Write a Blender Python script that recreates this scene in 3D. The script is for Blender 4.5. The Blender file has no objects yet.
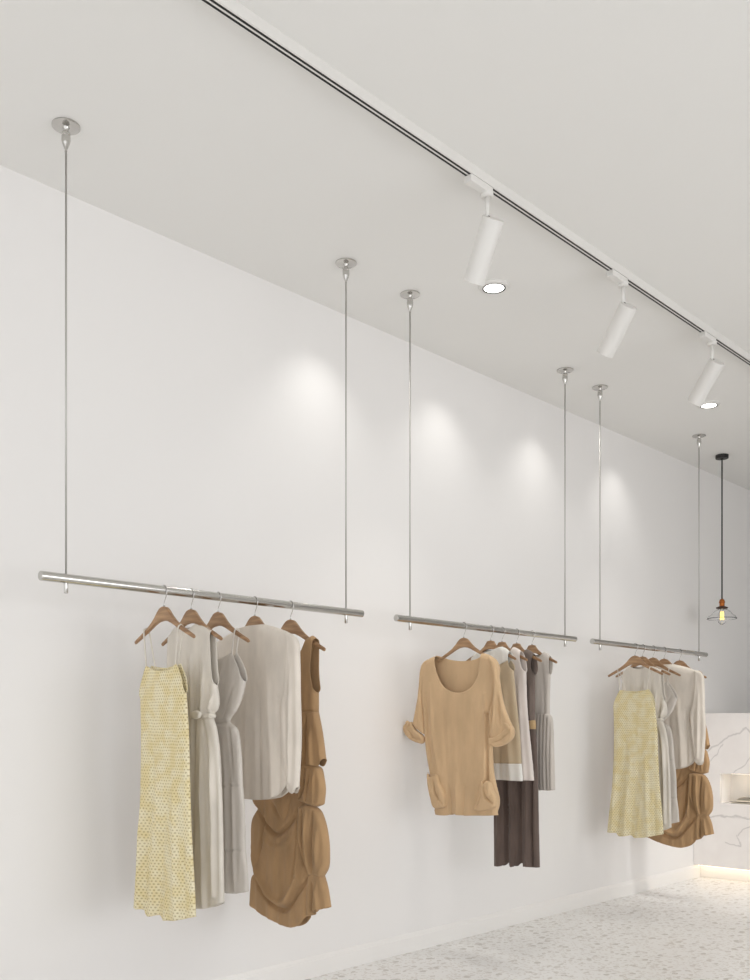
import bpy, bmesh, math, random
import numpy as np
from mathutils import Vector, Matrix
from mathutils.geometry import delaunay_2d_cdt
random.seed(7)
PI = math.pi
S = bpy.context.scene
COL = S.collection

# ------------------------------------------------------------------ camera
F = 963.0                       # focal length in pixels (750 wide)
TH = math.atan2(913.0, F)       # angle between the long wall and the view
C, SN = math.cos(TH), math.sin(TH)
EYE, HZ, CX = 1.208, 724.0, 375.0
CEIL = EYE + 2.025
YW, YR, YT = 3.386, 3.0, 2.155  # wall, rails, lighting track
cam = bpy.data.cameras.new('camera')
co = bpy.data.objects.new('camera', cam); COL.objects.link(co)
cam.sensor_fit = 'HORIZONTAL'; cam.sensor_width = 36; cam.lens = F/750*36
cam.shift_y = (HZ-490)/750
co.location = (0, 0, EYE); co.rotation_euler = (PI/2, 0, TH-PI/2)
S.camera = co

def s_at(px, Y):                # world x of a photo column on the plane y=Y
    t = (px-CX)/F
    return Y*(C+t*SN)/(SN-t*C)
def y_at(px, X):
    t = (px-CX)/F
    return X*(SN-t*C)/(C+t*SN)
def z_at(py, X, Y):
    return EYE+(HZ-py)/F*(X*C+Y*SN)

# ------------------------------------------------------------------ helpers
def tag(o, label=None, cat=None, group=None, kind=None):
    if label: o['label'] = label
    if cat: o['category'] = cat
    if group: o['group'] = group
    if kind: o['kind'] = kind
    return o
def empty(name, loc, rz=0, **k):
    o = bpy.data.objects.new(name, None); COL.objects.link(o)
    o.location = loc; o.rotation_euler = (0, 0, rz); o.empty_display_size = .05
    return tag(o, **k)
def link(name, bm, m, parent=None, smooth=True, kind=None):
    me = bpy.data.meshes.new(name); bm.to_mesh(me); bm.free()
    if smooth:
        for p in me.polygons: p.use_smooth = True
    o = bpy.data.objects.new(name, me); COL.objects.link(o)
    if m: me.materials.append(m)
    if parent: o.parent = parent
    if kind: o['kind'] = kind
    return o
def box(bm, lo, hi):
    r = bmesh.ops.create_cube(bm, size=1)
    for v in r['verts']:
        for i in range(3): v.co[i] = lo[i] if v.co[i] < 0 else hi[i]
    return r['verts']
def bevel(bm, w, seg=2):
    bmesh.ops.bevel(bm, geom=bm.edges[:], offset=w, segments=seg, affect='EDGES', profile=.7)
def bbox(name, lo, hi, m, parent=None, bev=0, kind=None):
    bm = bmesh.new(); box(bm, lo, hi)
    if bev: bevel(bm, bev)
    return link(name, bm, m, parent, smooth=False, kind=kind)
def lathe(bm, prof, n=32, mat=None, cap=True):
    rings = []
    for r, z in prof:
        ring = [bm.verts.new((r*math.cos(2*PI*k/n), r*math.sin(2*PI*k/n), z)) for k in range(n)]
        rings.append(ring)
    for a, b in zip(rings, rings[1:]):
        for k in range(n):
            bm.faces.new((a[k], a[(k+1) % n], b[(k+1) % n], b[k]))
    if cap:
        bm.faces.new(rings[0][::-1]); bm.faces.new(rings[-1])
    bmesh.ops.recalc_face_normals(bm, faces=bm.faces[:])
    if mat is not None:
        for ring in rings:
            for v in ring: v.co = mat @ v.co
def tube(bm, pts, r, n=8, cap=True, flat=1.0):
    pts = [Vector(p) for p in pts]
    rings = []; up = None
    for i, p in enumerate(pts):
        a = pts[max(i-1, 0)]; b = pts[min(i+1, len(pts)-1)]
        d = (b-a).normalized()
        if up is None:
            up = Vector((0, 0, 1)) if abs(d.z) < .9 else Vector((0, 1, 0))
        x = d.cross(up).normalized(); y = x.cross(d).normalized(); up = y
        rr = r[i] if isinstance(r, (list, tuple)) else r
        rings.append([bm.verts.new(p+x*rr*math.cos(2*PI*k/n)+y*rr*flat*math.sin(2*PI*k/n)) for k in range(n)])
    for a, b in zip(rings, rings[1:]):
        for k in range(n):
            bm.faces.new((a[k], a[(k+1) % n], b[(k+1) % n], b[k]))
    if cap:
        bm.faces.new(rings[0][::-1]); bm.faces.new(rings[-1])
    bmesh.ops.recalc_face_normals(bm, faces=bm.faces[:])
def autosmooth(o, ang=40):
    me = o.data
    bm = bmesh.new(); bm.from_mesh(me)
    for e in bm.edges:
        if len(e.link_faces) == 2 and e.calc_face_angle(0) > math.radians(ang): e.smooth = False
    bm.to_mesh(me); bm.free()
    return o
def catmull(pts, step):
    P = [np.array(p, float) for p in pts]
    if len(P) == 2:
        n = max(1, int(np.linalg.norm(P[1]-P[0])/step))
        return [P[0]+(P[1]-P[0])*i/n for i in range(n+1)]
    out = []
    Q = [2*P[0]-P[1]]+P+[2*P[-1]-P[-2]]
    for i in range(1, len(Q)-2):
        p0, p1, p2, p3 = Q[i-1:i+3]
        a = max(np.linalg.norm(p1-p0), 1e-6)**.5; b = max(np.linalg.norm(p2-p1), 1e-6)**.5; c = max(np.linalg.norm(p3-p2), 1e-6)**.5
        t0, t1, t2, t3 = 0, a, a+b, a+b+c
        n = max(1, int(np.linalg.norm(p2-p1)/step))
        for k in range(n):
            t = t1+(t2-t1)*k/n
            A1 = (t1-t)/(t1-t0)*p0+(t-t0)/(t1-t0)*p1
            A2 = (t2-t)/(t2-t1)*p1+(t-t1)/(t2-t1)*p2
            A3 = (t3-t)/(t3-t2)*p2+(t-t2)/(t3-t2)*p3
            B1 = (t2-t)/(t2-t0)*A1+(t-t0)/(t2-t0)*A2
            B2 = (t3-t)/(t3-t1)*A2+(t-t1)/(t3-t1)*A3
            out.append((t2-t)/(t2-t1)*B1+(t-t1)/(t2-t1)*B2)
    out.append(P[-1])
    return out

# ------------------------------------------------------------------ materials
def lin(c):
    return tuple(((v/255)/12.92 if v/255 <= .04045 else ((v/255+.055)/1.055)**2.4) for v in c)+(1,)
def mat(name, rgb, rough=.6, metal=0, **k):
    m = bpy.data.materials.new(name); m.use_nodes = True
    b = m.node_tree.nodes['Principled BSDF']
    b.inputs['Base Color'].default_value = lin(rgb)
    b.inputs['Roughness'].default_value = rough
    b.inputs['Metallic'].default_value = metal
    for kk, v in k.items():
        b.inputs[kk.replace('_', ' ')].default_value = v
    return m
def N(m, t, **k):
    n = m.node_tree.nodes.new(t)
    for a, v in k.items(): setattr(n, a, v)
    return n
def L(m, a, b): m.node_tree.links.new(a, b)
def noise_bump(m, scale, strength, dist=.002, stretch=(1, 1, 1), detail=3):
    tc = N(m, 'ShaderNodeTexCoord'); mp = N(m, 'ShaderNodeMapping'); mp.inputs['Scale'].default_value = stretch
    L(m, tc.outputs['Object'], mp.inputs['Vector'])
    n = N(m, 'ShaderNodeTexNoise'); n.inputs['Scale'].default_value = scale; n.inputs['Detail'].default_value = detail
    L(m, mp.outputs[0], n.inputs['Vector'])
    bp = N(m, 'ShaderNodeBump'); bp.inputs['Strength'].default_value = strength; bp.inputs['Distance'].default_value = dist
    L(m, n.outputs[0], bp.inputs['Height'])
    b = m.node_tree.nodes['Principled BSDF']
    L(m, bp.outputs[0], b.inputs['Normal'])
    return n, bp
def tint(m, rgb1, rgb2, scale, stretch=(1, 1, 1), lo=.35, hi=.65, detail=4):
    tc = N(m, 'ShaderNodeTexCoord'); mp = N(m, 'ShaderNodeMapping'); mp.inputs['Scale'].default_value = stretch
    L(m, tc.outputs['Object'], mp.inputs['Vector'])
    n = N(m, 'ShaderNodeTexNoise'); n.inputs['Scale'].default_value = scale; n.inputs['Detail'].default_value = detail
    L(m, mp.outputs[0], n.inputs['Vector'])
    r = N(m, 'ShaderNodeValToRGB'); r.color_ramp.elements[0].position = lo; r.color_ramp.elements[1].position = hi
    r.color_ramp.elements[0].color = lin(rgb1); r.color_ramp.elements[1].color = lin(rgb2)
    L(m, n.outputs[0], r.inputs[0])
    L(m, r.outputs[0], m.node_tree.nodes['Principled BSDF'].inputs['Base Color'])
    return r

M_wall = mat('wall_paint', (235, 233, 231), .85); noise_bump(M_wall, 60, .05, .001)
M_ceil = mat('ceiling_paint', (233, 232, 229), .9); noise_bump(M_ceil, 60, .05, .001)
M_trim = mat('baseboard_paint', (238, 236, 233), .35)
M_chrome = mat('brushed_steel', (200, 198, 194), .16, 1)
M_cable = mat('steel_cable', (190, 188, 184), .5, .8)
M_white = mat('white_enamel', (224, 222, 218), .4)
M_slot = mat('dark_slot', (26, 25, 24), .6)
M_black = mat('black_metal', (30, 28, 27), .45)
M_copper = mat('copper', (176, 104, 52), .3, .9)
M_brass = mat('dark_bronze', (70, 50, 42), .4, .6)
M_hook = mat('hook_steel', (205, 203, 200), .25, 1)

def fabric(name, rgb, dark=.93, rough=.95, bump=.25, weave=500):
    m = mat(name, rgb, rough)
    m.node_tree.nodes['Principled BSDF'].inputs['Sheen Weight'].default_value = .15
    m.node_tree.nodes['Principled BSDF'].inputs['Specular IOR Level'].default_value = .2
    d = tuple(v*dark for v in rgb)
    tint(m, d, rgb, 14, (1, 1, .35))
    tc = N(m, 'ShaderNodeTexCoord')
    n1 = N(m, 'ShaderNodeTexNoise'); n1.inputs['Scale'].default_value = 9; n1.inputs['Detail'].default_value = 5
    mp = N(m, 'ShaderNodeMapping'); mp.inputs['Scale'].default_value = (2.2, 1, .45)
    L(m, tc.outputs['Object'], mp.inputs['Vector']); L(m, mp.outputs[0], n1.inputs['Vector'])
    n2 = N(m, 'ShaderNodeTexNoise'); n2.inputs['Scale'].default_value = weave
    L(m, tc.outputs['Object'], n2.inputs['Vector'])
    b1 = N(m, 'ShaderNodeBump'); b1.inputs['Strength'].default_value = bump; b1.inputs['Distance'].default_value = .02
    b2 = N(m, 'ShaderNodeBump'); b2.inputs['Strength'].default_value = .35; b2.inputs['Distance'].default_value = .0015
    L(m, n1.outputs[0], b1.inputs['Height']); L(m, n2.outputs[0], b2.inputs['Height'])
    L(m, b1.outputs[0], b2.inputs['Normal'])
    L(m, b2.outputs[0], m.node_tree.nodes['Principled BSDF'].inputs['Normal'])
    return m
F_sand = fabric('sand_linen', (226, 219, 208))
F_slip = fabric('pale_grey_satin', (215, 208, 199), rough=.7)
F_knit = fabric('oat_knit', (232, 223, 211), bump=.06)
F_camel = fabric('camel_crepe', (184, 150, 111), dark=.9)
F_tan = fabric('tan_knit', (212, 181, 143), dark=.94, bump=.15)
F_beige = fabric('beige_crepe', (198, 180, 152), bump=.08)
F_cream = fabric('cream_crepe', (226, 216, 209), bump=.1)
F_whitec = fabric('white_crepe', (228, 226, 220), bump=.06)
F_brown = fabric('taupe_crepe', (122, 109, 101), dark=.9)
F_pleat = fabric('dark_taupe_pleats', (108, 94, 87), dark=.9)
F_belt = fabric('tan_belt', (192, 163, 122), bump=.05)
F_grey = fabric('dove_chiffon', (206, 198, 189), dark=.95)
F_strap = fabric('ivory_strap', (222, 215, 203), bump=.02)

# crocheted lace: rows of small openings
def crochet():
    m = mat('yellow_crochet', (228, 214, 165), .95)
    nt = m.node_tree; b = nt.nodes['Principled BSDF']
    b.inputs['Specular IOR Level'].default_value = .15
    tc = N(m, 'ShaderNodeTexCoord'); sp = N(m, 'ShaderNodeSeparateXYZ'); L(m, tc.outputs['Object'], sp.inputs[0])
    def mth(op, a, c=None, clamp=False):
        n = N(m, 'ShaderNodeMath', operation=op); n.use_clamp = clamp
        for i, v in enumerate((a, c)):
            if v is None: continue
            if isinstance(v, (int, float)): n.inputs[i].default_value = v
            else: L(m, v, n.inputs[i])
        return n.outputs[0]
    wob = N(m, 'ShaderNodeTexNoise'); wob.inputs['Scale'].default_value = 30; L(m, tc.outputs['Object'], wob.inputs['Vector'])
    w = mth('MULTIPLY', mth('SUBTRACT', wob.outputs[0], .5), .006)
    px, pz = .0135, .0110
    row = mth('DIVIDE', mth('ADD', sp.outputs['Z'], w), pz)
    ri = mth('FLOOR', row)
    off = mth('MULTIPLY', mth('MODULO', mth('ABSOLUTE', ri), 2.0), .5)
    cx = mth('ADD', mth('DIVIDE', mth('ADD', sp.outputs['X'], w), px), off)
    fx = mth('SUBTRACT', mth('FRACT', cx), .5); fz = mth('SUBTRACT', mth('FRACT', row), .5)
    # fract of negatives is still 0..1 in Blender
    d = mth('SQRT', mth('ADD', mth('MULTIPLY', fx, fx), mth('MULTIPLY', fz, fz)))
    hole = mth('MULTIPLY', mth('SUBTRACT', .34, d), 7.0, True)
    n2 = N(m, 'ShaderNodeTexNoise'); n2.inputs['Scale'].default_value = 22; n2.inputs['Detail'].default_value = 4
    L(m, tc.outputs['Object'], n2.inputs['Vector'])
    cr = N(m, 'ShaderNodeValToRGB'); cr.color_ramp.elements[0].position = .38; cr.color_ramp.elements[1].position = .62
    cr.color_ramp.elements[0].color = lin((228, 213, 166)); cr.color_ramp.elements[1].color = lin((234, 225, 194))
    L(m, n2.outputs[0], cr.inputs[0])
    mx = N(m, 'ShaderNodeMix', data_type='RGBA')
    L(m, mth('MULTIPLY', hole, .55), mx.inputs[0]); L(m, cr.outputs[0], mx.inputs[6])
    mx.inputs[7].default_value = lin((158, 136, 88))
    L(m, mx.outputs[2], b.inputs['Base Color'])
    bp = N(m, 'ShaderNodeBump'); bp.inputs['Strength'].default_value = .6; bp.inputs['Distance'].default_value = .003; bp.invert = True
    L(m, hole, bp.inputs['Height']); L(m, bp.outputs[0], b.inputs['Normal'])
    return m
F_lace = crochet()

def wood():
    m = mat('walnut_wood', (150, 112, 80), .45)
    tint(m, (140, 107, 77), (180, 145, 109), 22, (.5, 1, 4), .3, .7, 6)
    return m
M_wood = wood()

def terrazzo():
    m = mat('terrazzo', (224, 221, 217), .32)
    b = m.node_tree.nodes['Principled BSDF']
    tc = N(m, 'ShaderNodeTexCoord')
    prev = None
    base = N(m, 'ShaderNodeRGB'); base.outputs[0].default_value = lin((231, 230, 228)); prev = base.outputs[0]
    for sc, thr, rnd, col, st in ((17, .28, .70, (202, 198, 193), (1, 1.5, 1)), (30, .28, .60, (210, 206, 201), (1.4, 1, 1)), (11, .20, .80, (192, 188, 182), (1, 1.2, 1)), (48, .30, .6, (213, 209, 204), (1, 1, 1))):
        ns = N(m, 'ShaderNodeTexNoise'); ns.inputs['Scale'].default_value = sc*1.3
        L(m, tc.outputs['Object'], ns.inputs['Vector'])
        ad = N(m, 'ShaderNodeVectorMath', operation='MULTIPLY_ADD')
        L(m, ns.outputs['Color'], ad.inputs[0]); ad.inputs[1].default_value = (.04, .04, 0); L(m, tc.outputs['Object'], ad.inputs[2])
        mp = N(m, 'ShaderNodeMapping'); mp.inputs['Scale'].default_value = st; mp.inputs['Rotation'].default_value = (0, 0, sc)
        L(m, ad.outputs[0], mp.inputs[0])
        v = N(m, 'ShaderNodeTexVoronoi', voronoi_dimensions='2D'); v.inputs['Scale'].default_value = sc
        L(m, mp.outputs[0], v.inputs['Vector'])
        a = N(m, 'ShaderNodeMath', operation='LESS_THAN'); L(m, v.outputs['Distance'], a.inputs[0]); a.inputs[1].default_value = thr
        sp = N(m, 'ShaderNodeSeparateColor'); L(m, v.outputs['Color'], sp.inputs[0])
        g = N(m, 'ShaderNodeMath', operation='GREATER_THAN'); L(m, sp.outputs[0], g.inputs[0]); g.inputs[1].default_value = rnd
        f = N(m, 'ShaderNodeMath', operation='MULTIPLY'); L(m, a.outputs[0], f.inputs[0]); L(m, g.outputs[0], f.inputs[1])
        mx = N(m, 'ShaderNodeMix', data_type='RGBA'); L(m, f.outputs[0], mx.inputs[0]); L(m, prev, mx.inputs[6]); mx.inputs[7].default_value = lin(col)
        prev = mx.outputs[2]
    L(m, prev, b.inputs['Base Color'])
    return m
M_floor = terrazzo()

def marble(veins):
    m = mat('white_marble', (234, 230, 227), .25)
    b = m.node_tree.nodes['Principled BSDF']
    tc = N(m, 'ShaderNodeTexCoord')
    ns = N(m, 'ShaderNodeTexNoise'); ns.inputs['Scale'].default_value = 9; ns.inputs['Detail'].default_value = 5
    L(m, tc.outputs['Object'], ns.inputs['Vector'])
    ad = N(m, 'ShaderNodeVectorMath', operation='MULTIPLY_ADD'); L(m, ns.outputs['Color'], ad.inputs[0]); ad.inputs[1].default_value = (0, .09, .09); L(m, tc.outputs['Object'], ad.inputs[2])
    sp = N(m, 'ShaderNodeSeparateXYZ'); L(m, ad.outputs[0], sp.inputs[0])
    def mth(op, a, c=None, clamp=False):
        n = N(m, 'ShaderNodeMath', operation=op); n.use_clamp = clamp
        for i, v in enumerate((a, c)):
            if v is None: continue
            if isinstance(v, (int, float)): n.inputs[i].default_value = v
            else: L(m, v, n.inputs[i])
        return n.outputs[0]
    tot = None
    for (y0, z0), (y1, z1), w in veins:
        y0 += .045; y1 += .045; z0 += .045; z1 += .045
        dy, dz = y1-y0, z1-z0; l2 = dy*dy+dz*dz
        ry = mth('SUBTRACT', sp.outputs['Y'], y0); rz = mth('SUBTRACT', sp.outputs['Z'], z0)
        t = mth('DIVIDE', mth('ADD', mth('MULTIPLY', ry, dy), mth('MULTIPLY', rz, dz)), l2, True)
        ey = mth('SUBTRACT', ry, mth('MULTIPLY', t, dy)); ez = mth('SUBTRACT', rz, mth('MULTIPLY', t, dz))
        d = mth('SQRT', mth('ADD', mth('MULTIPLY', ey, ey), mth('MULTIPLY', ez, ez)))
        v = mth('SUBTRACT', 1.0, mth('DIVIDE', d, w), True)
        tot = v if tot is None else mth('MAXIMUM', tot, v)
    mx = N(m, 'ShaderNodeMix', data_type='RGBA'); L(m, mth('MULTIPLY', tot, .42), mx.inputs[0])
    cr = N(m, 'ShaderNodeValToRGB'); cr.color_ramp.elements[0].color = lin((228, 223, 220)); cr.color_ramp.elements[1].color = lin((238, 235, 232))
    L(m, ns.outputs[0], cr.inputs[0]); L(m, cr.outputs[0], mx.inputs[6]); mx.inputs[7].default_value = lin((140, 136, 136))
    L(m, mx.outputs[2], b.inputs['Base Color'])
    return m

def emit(name, rgb, st):
    m = mat(name, rgb, .5); b = m.node_tree.nodes['Principled BSDF']
    b.inputs['Emission Color'].default_value = lin(rgb); b.inputs['Emission Strength'].default_value = st
    return m
M_lamp = emit('lamp_lens', (255, 253, 248), 5)
M_led = emit('warm_led', (255, 236, 205), 4.5)
M_fil = emit('filament', (255, 224, 120), 2.2)
M_glass = mat('clear_glass', (255, 255, 255), .02, 0, Transmission_Weight=1.0, IOR=1.35)

# ------------------------------------------------------------------ room
X0, X1, YB = -2.6, 10.4, -3.2
bbox('floor', (X0, YB, -.1), (X1, YW+.1, 0), M_floor, kind='structure')
bbox('ceiling', (X0, YB, CEIL), (X1, YW+.1, CEIL+.1), M_ceil, kind='structure')
bbox('wall_left', (X0, YW, 0), (X1, YW+.1, CEIL), M_wall, kind='structure')
bbox('shading_header', (X0, YB-.1, 2.5), (6.2, YB, CEIL), M_wall, kind='structure')  # unseen header, added to keep high light off the upper wall
bbox('wall_right', (6.2, YB-.1, 0), (X1, YB, CEIL), M_wall, kind='structure')  # unseen side wall, closed here to dim the far end
bbox('wall_end', (X1, YB, 0), (X1+.1, YW+.1, CEIL), M_wall, kind='structure')
CNX = s_at(693.5, YW)           # front face of the reception counter
def baseboard():
    prof = [(0, 0), (-.014, 0), (-.014, .076), (-.011, .080), (-.011, .084), (-.006, .092), (-.003, .097), (0, .098)]
    bm = bmesh.new(); R = []
    for x in (X0, CNX+.088):
        R.append([bm.verts.new((x, YW+p[0], p[1])) for p in prof])
    for k in range(len(prof)-1): bm.faces.new((R[0][k], R[0][k+1], R[1][k+1], R[1][k]))
    bm.faces.new(R[0][::-1]); bm.faces.new(R[1])
    bmesh.ops.recalc_face_normals(bm, faces=bm.faces[:])
    return link('baseboard_left', bm, M_trim, smooth=False, kind='structure')
baseboard()

# ------------------------------------------------------------------ hanging rails
RZ = EYE+.119*YR/C              # rod axis height
RR = .0163
def rail(pl, pr, cl, cr, label):
    xl, xr = s_at(pl, YR), s_at(pr, YR)
    xm = (xl+xr)/2
    root = empty('hanging_rail', (xm, YR, RZ), 0, label=label, cat='clothes rail', group='steel rails hung from the ceiling')
    bm = bmesh.new()
    hl = (xr-xl)/2
    M = Matrix.Rotation(PI/2, 4, 'Y')
    lathe(bm, [(RR-.002, -hl), (RR, -hl+.002), (RR, hl-.002), (RR-.002, hl)], 40, M)
    autosmooth(link('rod', bm, M_chrome, root))
    for c in (cl, cr):
        x = s_at(c, YR)-xm
        T = Matrix.Translation((x, 0, CEIL-RZ))
        bm = bmesh.new()
        lathe(bm, [(.044, 0), (.0465, -.001), (.0465, -.005), (.044, -.0065), (.012, -.0075), (.009, -.012), (.0075, -.02), (.010, -.026)], 40, T)
        autosmooth(link('ceiling_plate', bm, M_chrome, root), 30)
        bm = bmesh.new()
        lathe(bm, [(.010, -.022), (.0145, -.027), (.0145, -.034), (.013, -.035), (.0148, -.038), (.0150, -.052), (.0125, -.062), (.0045, -.082), (.0045, -.088), (.003, -.089)], 32, T)
        autosmooth(link('cable_gripper', bm, M_chrome, root), 30)
        bm = bmesh.new(); tube(bm, [(x, 0, CEIL-RZ-.085), (x, 0, RR-.002)], .0034, 12)
        link('suspension_cable', bm, M_cable, root)
        bm = bmesh.new()
        lathe(bm, [(.0072, -RR+.002), (.0072, -RR-.032), (.006, -RR-.0335)], 24, Matrix.Translation((x, 0, 0)))
        autosmooth(link('cable_stop', bm, M_chrome, root))
    return root
rail(40, 362, 66, 346, 'steel clothes rail nearest the camera, carrying the large yellow lace dress')
rail(396, 575, 410, 565, 'middle steel clothes rail, carrying the tan scoop-neck sweater')
rail(592, 706, 600, 699, 'farthest steel clothes rail, beside the marble counter and glass pendant lamp')

# ------------------------------------------------------------------ coat hangers
LP = []
HANG_PROF_T = [(0, 0), (.012, -.0015), (.024, -.006), (.038, -.018), (.055, -.036), (.080, -.057), (.110, -.076), (.150, -.096), (.186, -.114), (.192, -.119)]
HANG_PROF_B = [(.190, -.127), (.183, -.128), (.150, -.113), (.110, -.094), (.080, -.079), (.055, -.066), (.030, -.056), (0, -.052)]
HTOP = -.060
def hanger(s, label, group, k=1.0, flat=False):
    root = empty('coat_hanger', (s, YR, RZ), -PI/2, label=label, cat='hanger', group=group)
    top = HANG_PROF_T; 
    if flat: top = [(0, -.001), (.014, -.001), (.024, -.004), (.034, -.02), (.050, -.038), (.075, -.056), (.105, -.073), (.150, -.094), (.186, -.113), (.192, -.119)]
    half = top+HANG_PROF_B
    pts = half+[(-u, z) for u, z in half[::-1][1:-1]]
    pts = [(u*k, z*k+HTOP) for u, z in pts]
    bm = bmesh.new()
    def th(u): return .0085-.004*min(1, abs(u)/.19)
    F_ = [bm.verts.new((u, -th(u), z)) for u, z in pts]
    B_ = [bm.verts.new((u, th(u), z)) for u, z in pts]
    n = len(pts)
    # fill by strips: mirror pairs top/bottom via triangulation
    fa = bm.faces.new(F_); fb = bm.faces.new(B_[::-1])
    for i in range(n):
        bm.faces.new((F_[i], B_[i], B_[(i+1) % n], F_[(i+1) % n]))
    bmesh.ops.recalc_face_normals(bm, faces=bm.faces[:])
    rim = [e for e in bm.edges if (e.verts[0] in F_ and e.verts[1] in F_) or (e.verts[0] in B_ and e.verts[1] in B_)]
    bmesh.ops.bevel(bm, geom=rim, offset=.003, segments=2, affect='EDGES')
    bmesh.ops.triangulate(bm, faces=[f for f in bm.faces if len(f.verts) > 4])
    autosmooth(link('hanger_body', bm, M_wood, root), 35)
    r = RR+.0022
    P = [(0, 0, HTOP*1.0-.004), (.001, 0, HTOP+.012), (.008, 0, -.032), (.0165, 0, -.016), (r+.001, 0, 0)]
    for a in range(20, 215, 15):
        P.append((r*math.cos(math.radians(a)), 0, r*math.sin(math.radians(a))))
    P = [tuple(q) for q in catmull(P, .004)]
    bm = bmesh.new(); tube(bm, P, .0017, 8); link('hook', bm, M_hook, root)
    bm = bmesh.new(); lathe(bm, [(.0045, HTOP-.001), (.0045, HTOP+.003), (.003, HTOP+.006)], 16); link('ferrule', bm, M_hook, root)
    return root

# ------------------------------------------------------------------ garments
class G:
    TS = .55
    fk = 1.25
    """a garment traced in the plane x=s (perpendicular to the rail), local u towards the room, z up"""
    def __init__(g, name, s, K, label, cat, group=None):
        g.s, g.K = s, K
        g.root = empty(name, (s, YR, RZ), -PI/2, label=label, cat=cat, group=group)
    def p(g, q):
        k, ox, oy = g.K
        px, py = ox+q[0]/k, oy+q[1]/k
        y = y_at(px, g.s); z = z_at(py, g.s, y)
        return (YR-y, z-RZ)
    def cloth(g, name, segs, m, T=.03, R=.05, folds=(), off=0.0, step=.006, parent=None, back=True, rip=0, ripw=.02, wav=.0016):
        front, bck, closed = [], [], []
        cst = step*.8
        for sg in segs:
            fl, pts = sg[0], sg[1]
            bp = sg[2] if len(sg) > 2 else pts
            a = catmull([g.p(q) for q in pts], cst); b = a if bp is pts else catmull([g.p(q) for q in bp], cst)
            if fl == 'c': closed += list(zip(a[:-1], a[1:]))
            front += a[:-1]; bck += b[:-1]
        A = np.array([c[0] for c in closed]) if closed else np.zeros((1, 2)); B = np.array([c[1] for c in closed]) if closed else np.zeros((1, 2))
        def segdist(P, A, B):
            out = np.full(len(P), 9.0)
            for a, b in zip(A, B):
                d = b-a; l2 = max(d@d, 1e-12)
                t = np.clip(((P-a)@d)/l2, 0, 1)
                q = P-(a+t[:, None]*d)
                out = np.minimum(out, np.hypot(q[:, 0], q[:, 1]))
            return out
        FK = g.fk
        FL = []
        for f in folds:
            pl = np.array(catmull([g.p(q) for q in f[0]], .02))
            FL.append((pl, f[1], f[2], f[3] if len(f) > 3 else 'both'))
        T, R = T*g.TS, R*.55
        allz = np.array(front)[:, 1]; ztop, zbot = allz.max(), allz.min()
        def depth(P, isfront):
            dc = segdist(P, A, B) if closed else np.full(len(P), R)
            q = np.clip(dc/R, 0, 1)
            d = T*np.sqrt(np.clip(1-(1-q)**2, 0, 1))
            mask = np.clip(dc/.02, 0, 1)
            for pl, amp, w, tp in FL:
                best = np.full(len(P), 9.0); tt = np.zeros(len(P)); n = len(pl)-1
                for i in range(n):
                    a, b = pl[i], pl[i+1]; e = b-a; l2 = max(e@e, 1e-12)
                    t = np.clip(((P-a)@e)/l2, 0, 1); r = P-(a+t[:, None]*e); ds = np.hypot(r[:, 0], r[:, 1])
                    k = ds < best; best[k] = ds[k]; tt[k] = (i+t[k])/n
                if tp == 'both': tm = np.sin(np.clip(tt, 0.02, .98)*PI)**.5
                elif tp == 'in': tm = np.clip(tt*2.5, 0, 1)
                elif tp == 'out': tm = np.clip((1-tt)*2.5, 0, 1)
                else: tm = 1.0
                s_ = 1.0 if isfront else .5
                d = d+FK*amp*s_*tm*mask*np.exp(-(best/(w*.85))**2)
            dn = np.clip((ztop-P[:, 1])/max(ztop-zbot, .05), 0, 1)
            ww = wav*(.35+.65*dn)*mask*(1 if isfront else .6)
            d = d+ww*(np.sin(P[:, 0]*95+1.5*np.sin(P[:, 1]*6+1)+(0 if isfront else 2))+.7*np.sin(P[:, 0]*171+2.2*np.sin(P[:, 1]*9)+1.3)+.5*np.sin(P[:, 0]*43-P[:, 1]*21))
            if rip:
                d = d+rip*mask*np.sin(P[:, 0]/ripw*2*PI+2*np.sin(P[:, 1]*7))
            return np.maximum(d, 0) if closed else d
        V, FA = [], []
        for isf, poly in ((True, front), (False, bck)):
            if not isf and not back: continue
            poly = np.array(poly)
            lo, hi = poly.min(0), poly.max(0)
            gx = np.arange(lo[0], hi[0], step); gz = np.arange(lo[1], hi[1], step*.9)
            X, Z = np.meshgrid(gx, gz); X[1::2] += step/2
            P = np.stack([X.ravel(), Z.ravel()], 1)
            ins = np.zeros(len(P), bool); n = len(poly)
            for i in range(n):
                a, b = poly[i], poly[(i+1) % n]
                if a[1] == b[1]: continue
                c = ((a[1] > P[:, 1]) != (b[1] > P[:, 1])) & (P[:, 0] < (b[0]-a[0])*(P[:, 1]-a[1])/(b[1]-a[1])+a[0])
                ins ^= c
            P = P[ins]
            if len(P): P = P[segdist(P, poly, np.roll(poly, -1, 0)) > step*.45]
            allp = [Vector(q) for q in poly]+[Vector(q) for q in P]
            r = delaunay_2d_cdt(allp, [], [list(range(n))], 1, 1e-6)
            vv = np.array([(q.x, q.y) for q in r[0]])
            d = depth(vv, isf)
            base = len(V)
            for q, dd in zip(vv, d): V.append((q[0], (-dd if isf else dd)+off, q[1]))
            for f in r[2]:
                a, b, c = [vv[i] for i in f[:3]]
                ccw = (b[0]-a[0])*(c[1]-a[1])-(b[1]-a[1])*(c[0]-a[0]) > 0
                f = list(f)
                if ccw != isf: f = f[::-1]
                FA.append([base+i for i in f])
        me = bpy.data.meshes.new(name); me.from_pydata(V, [], FA); me.update()
        bm = bmesh.new(); bm.from_mesh(me); bpy.data.meshes.remove(me)
        bmesh.ops.remove_doubles(bm, verts=bm.verts[:], dist=2e-4)
        o = link(name, bm, m, parent or g.root)
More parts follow.
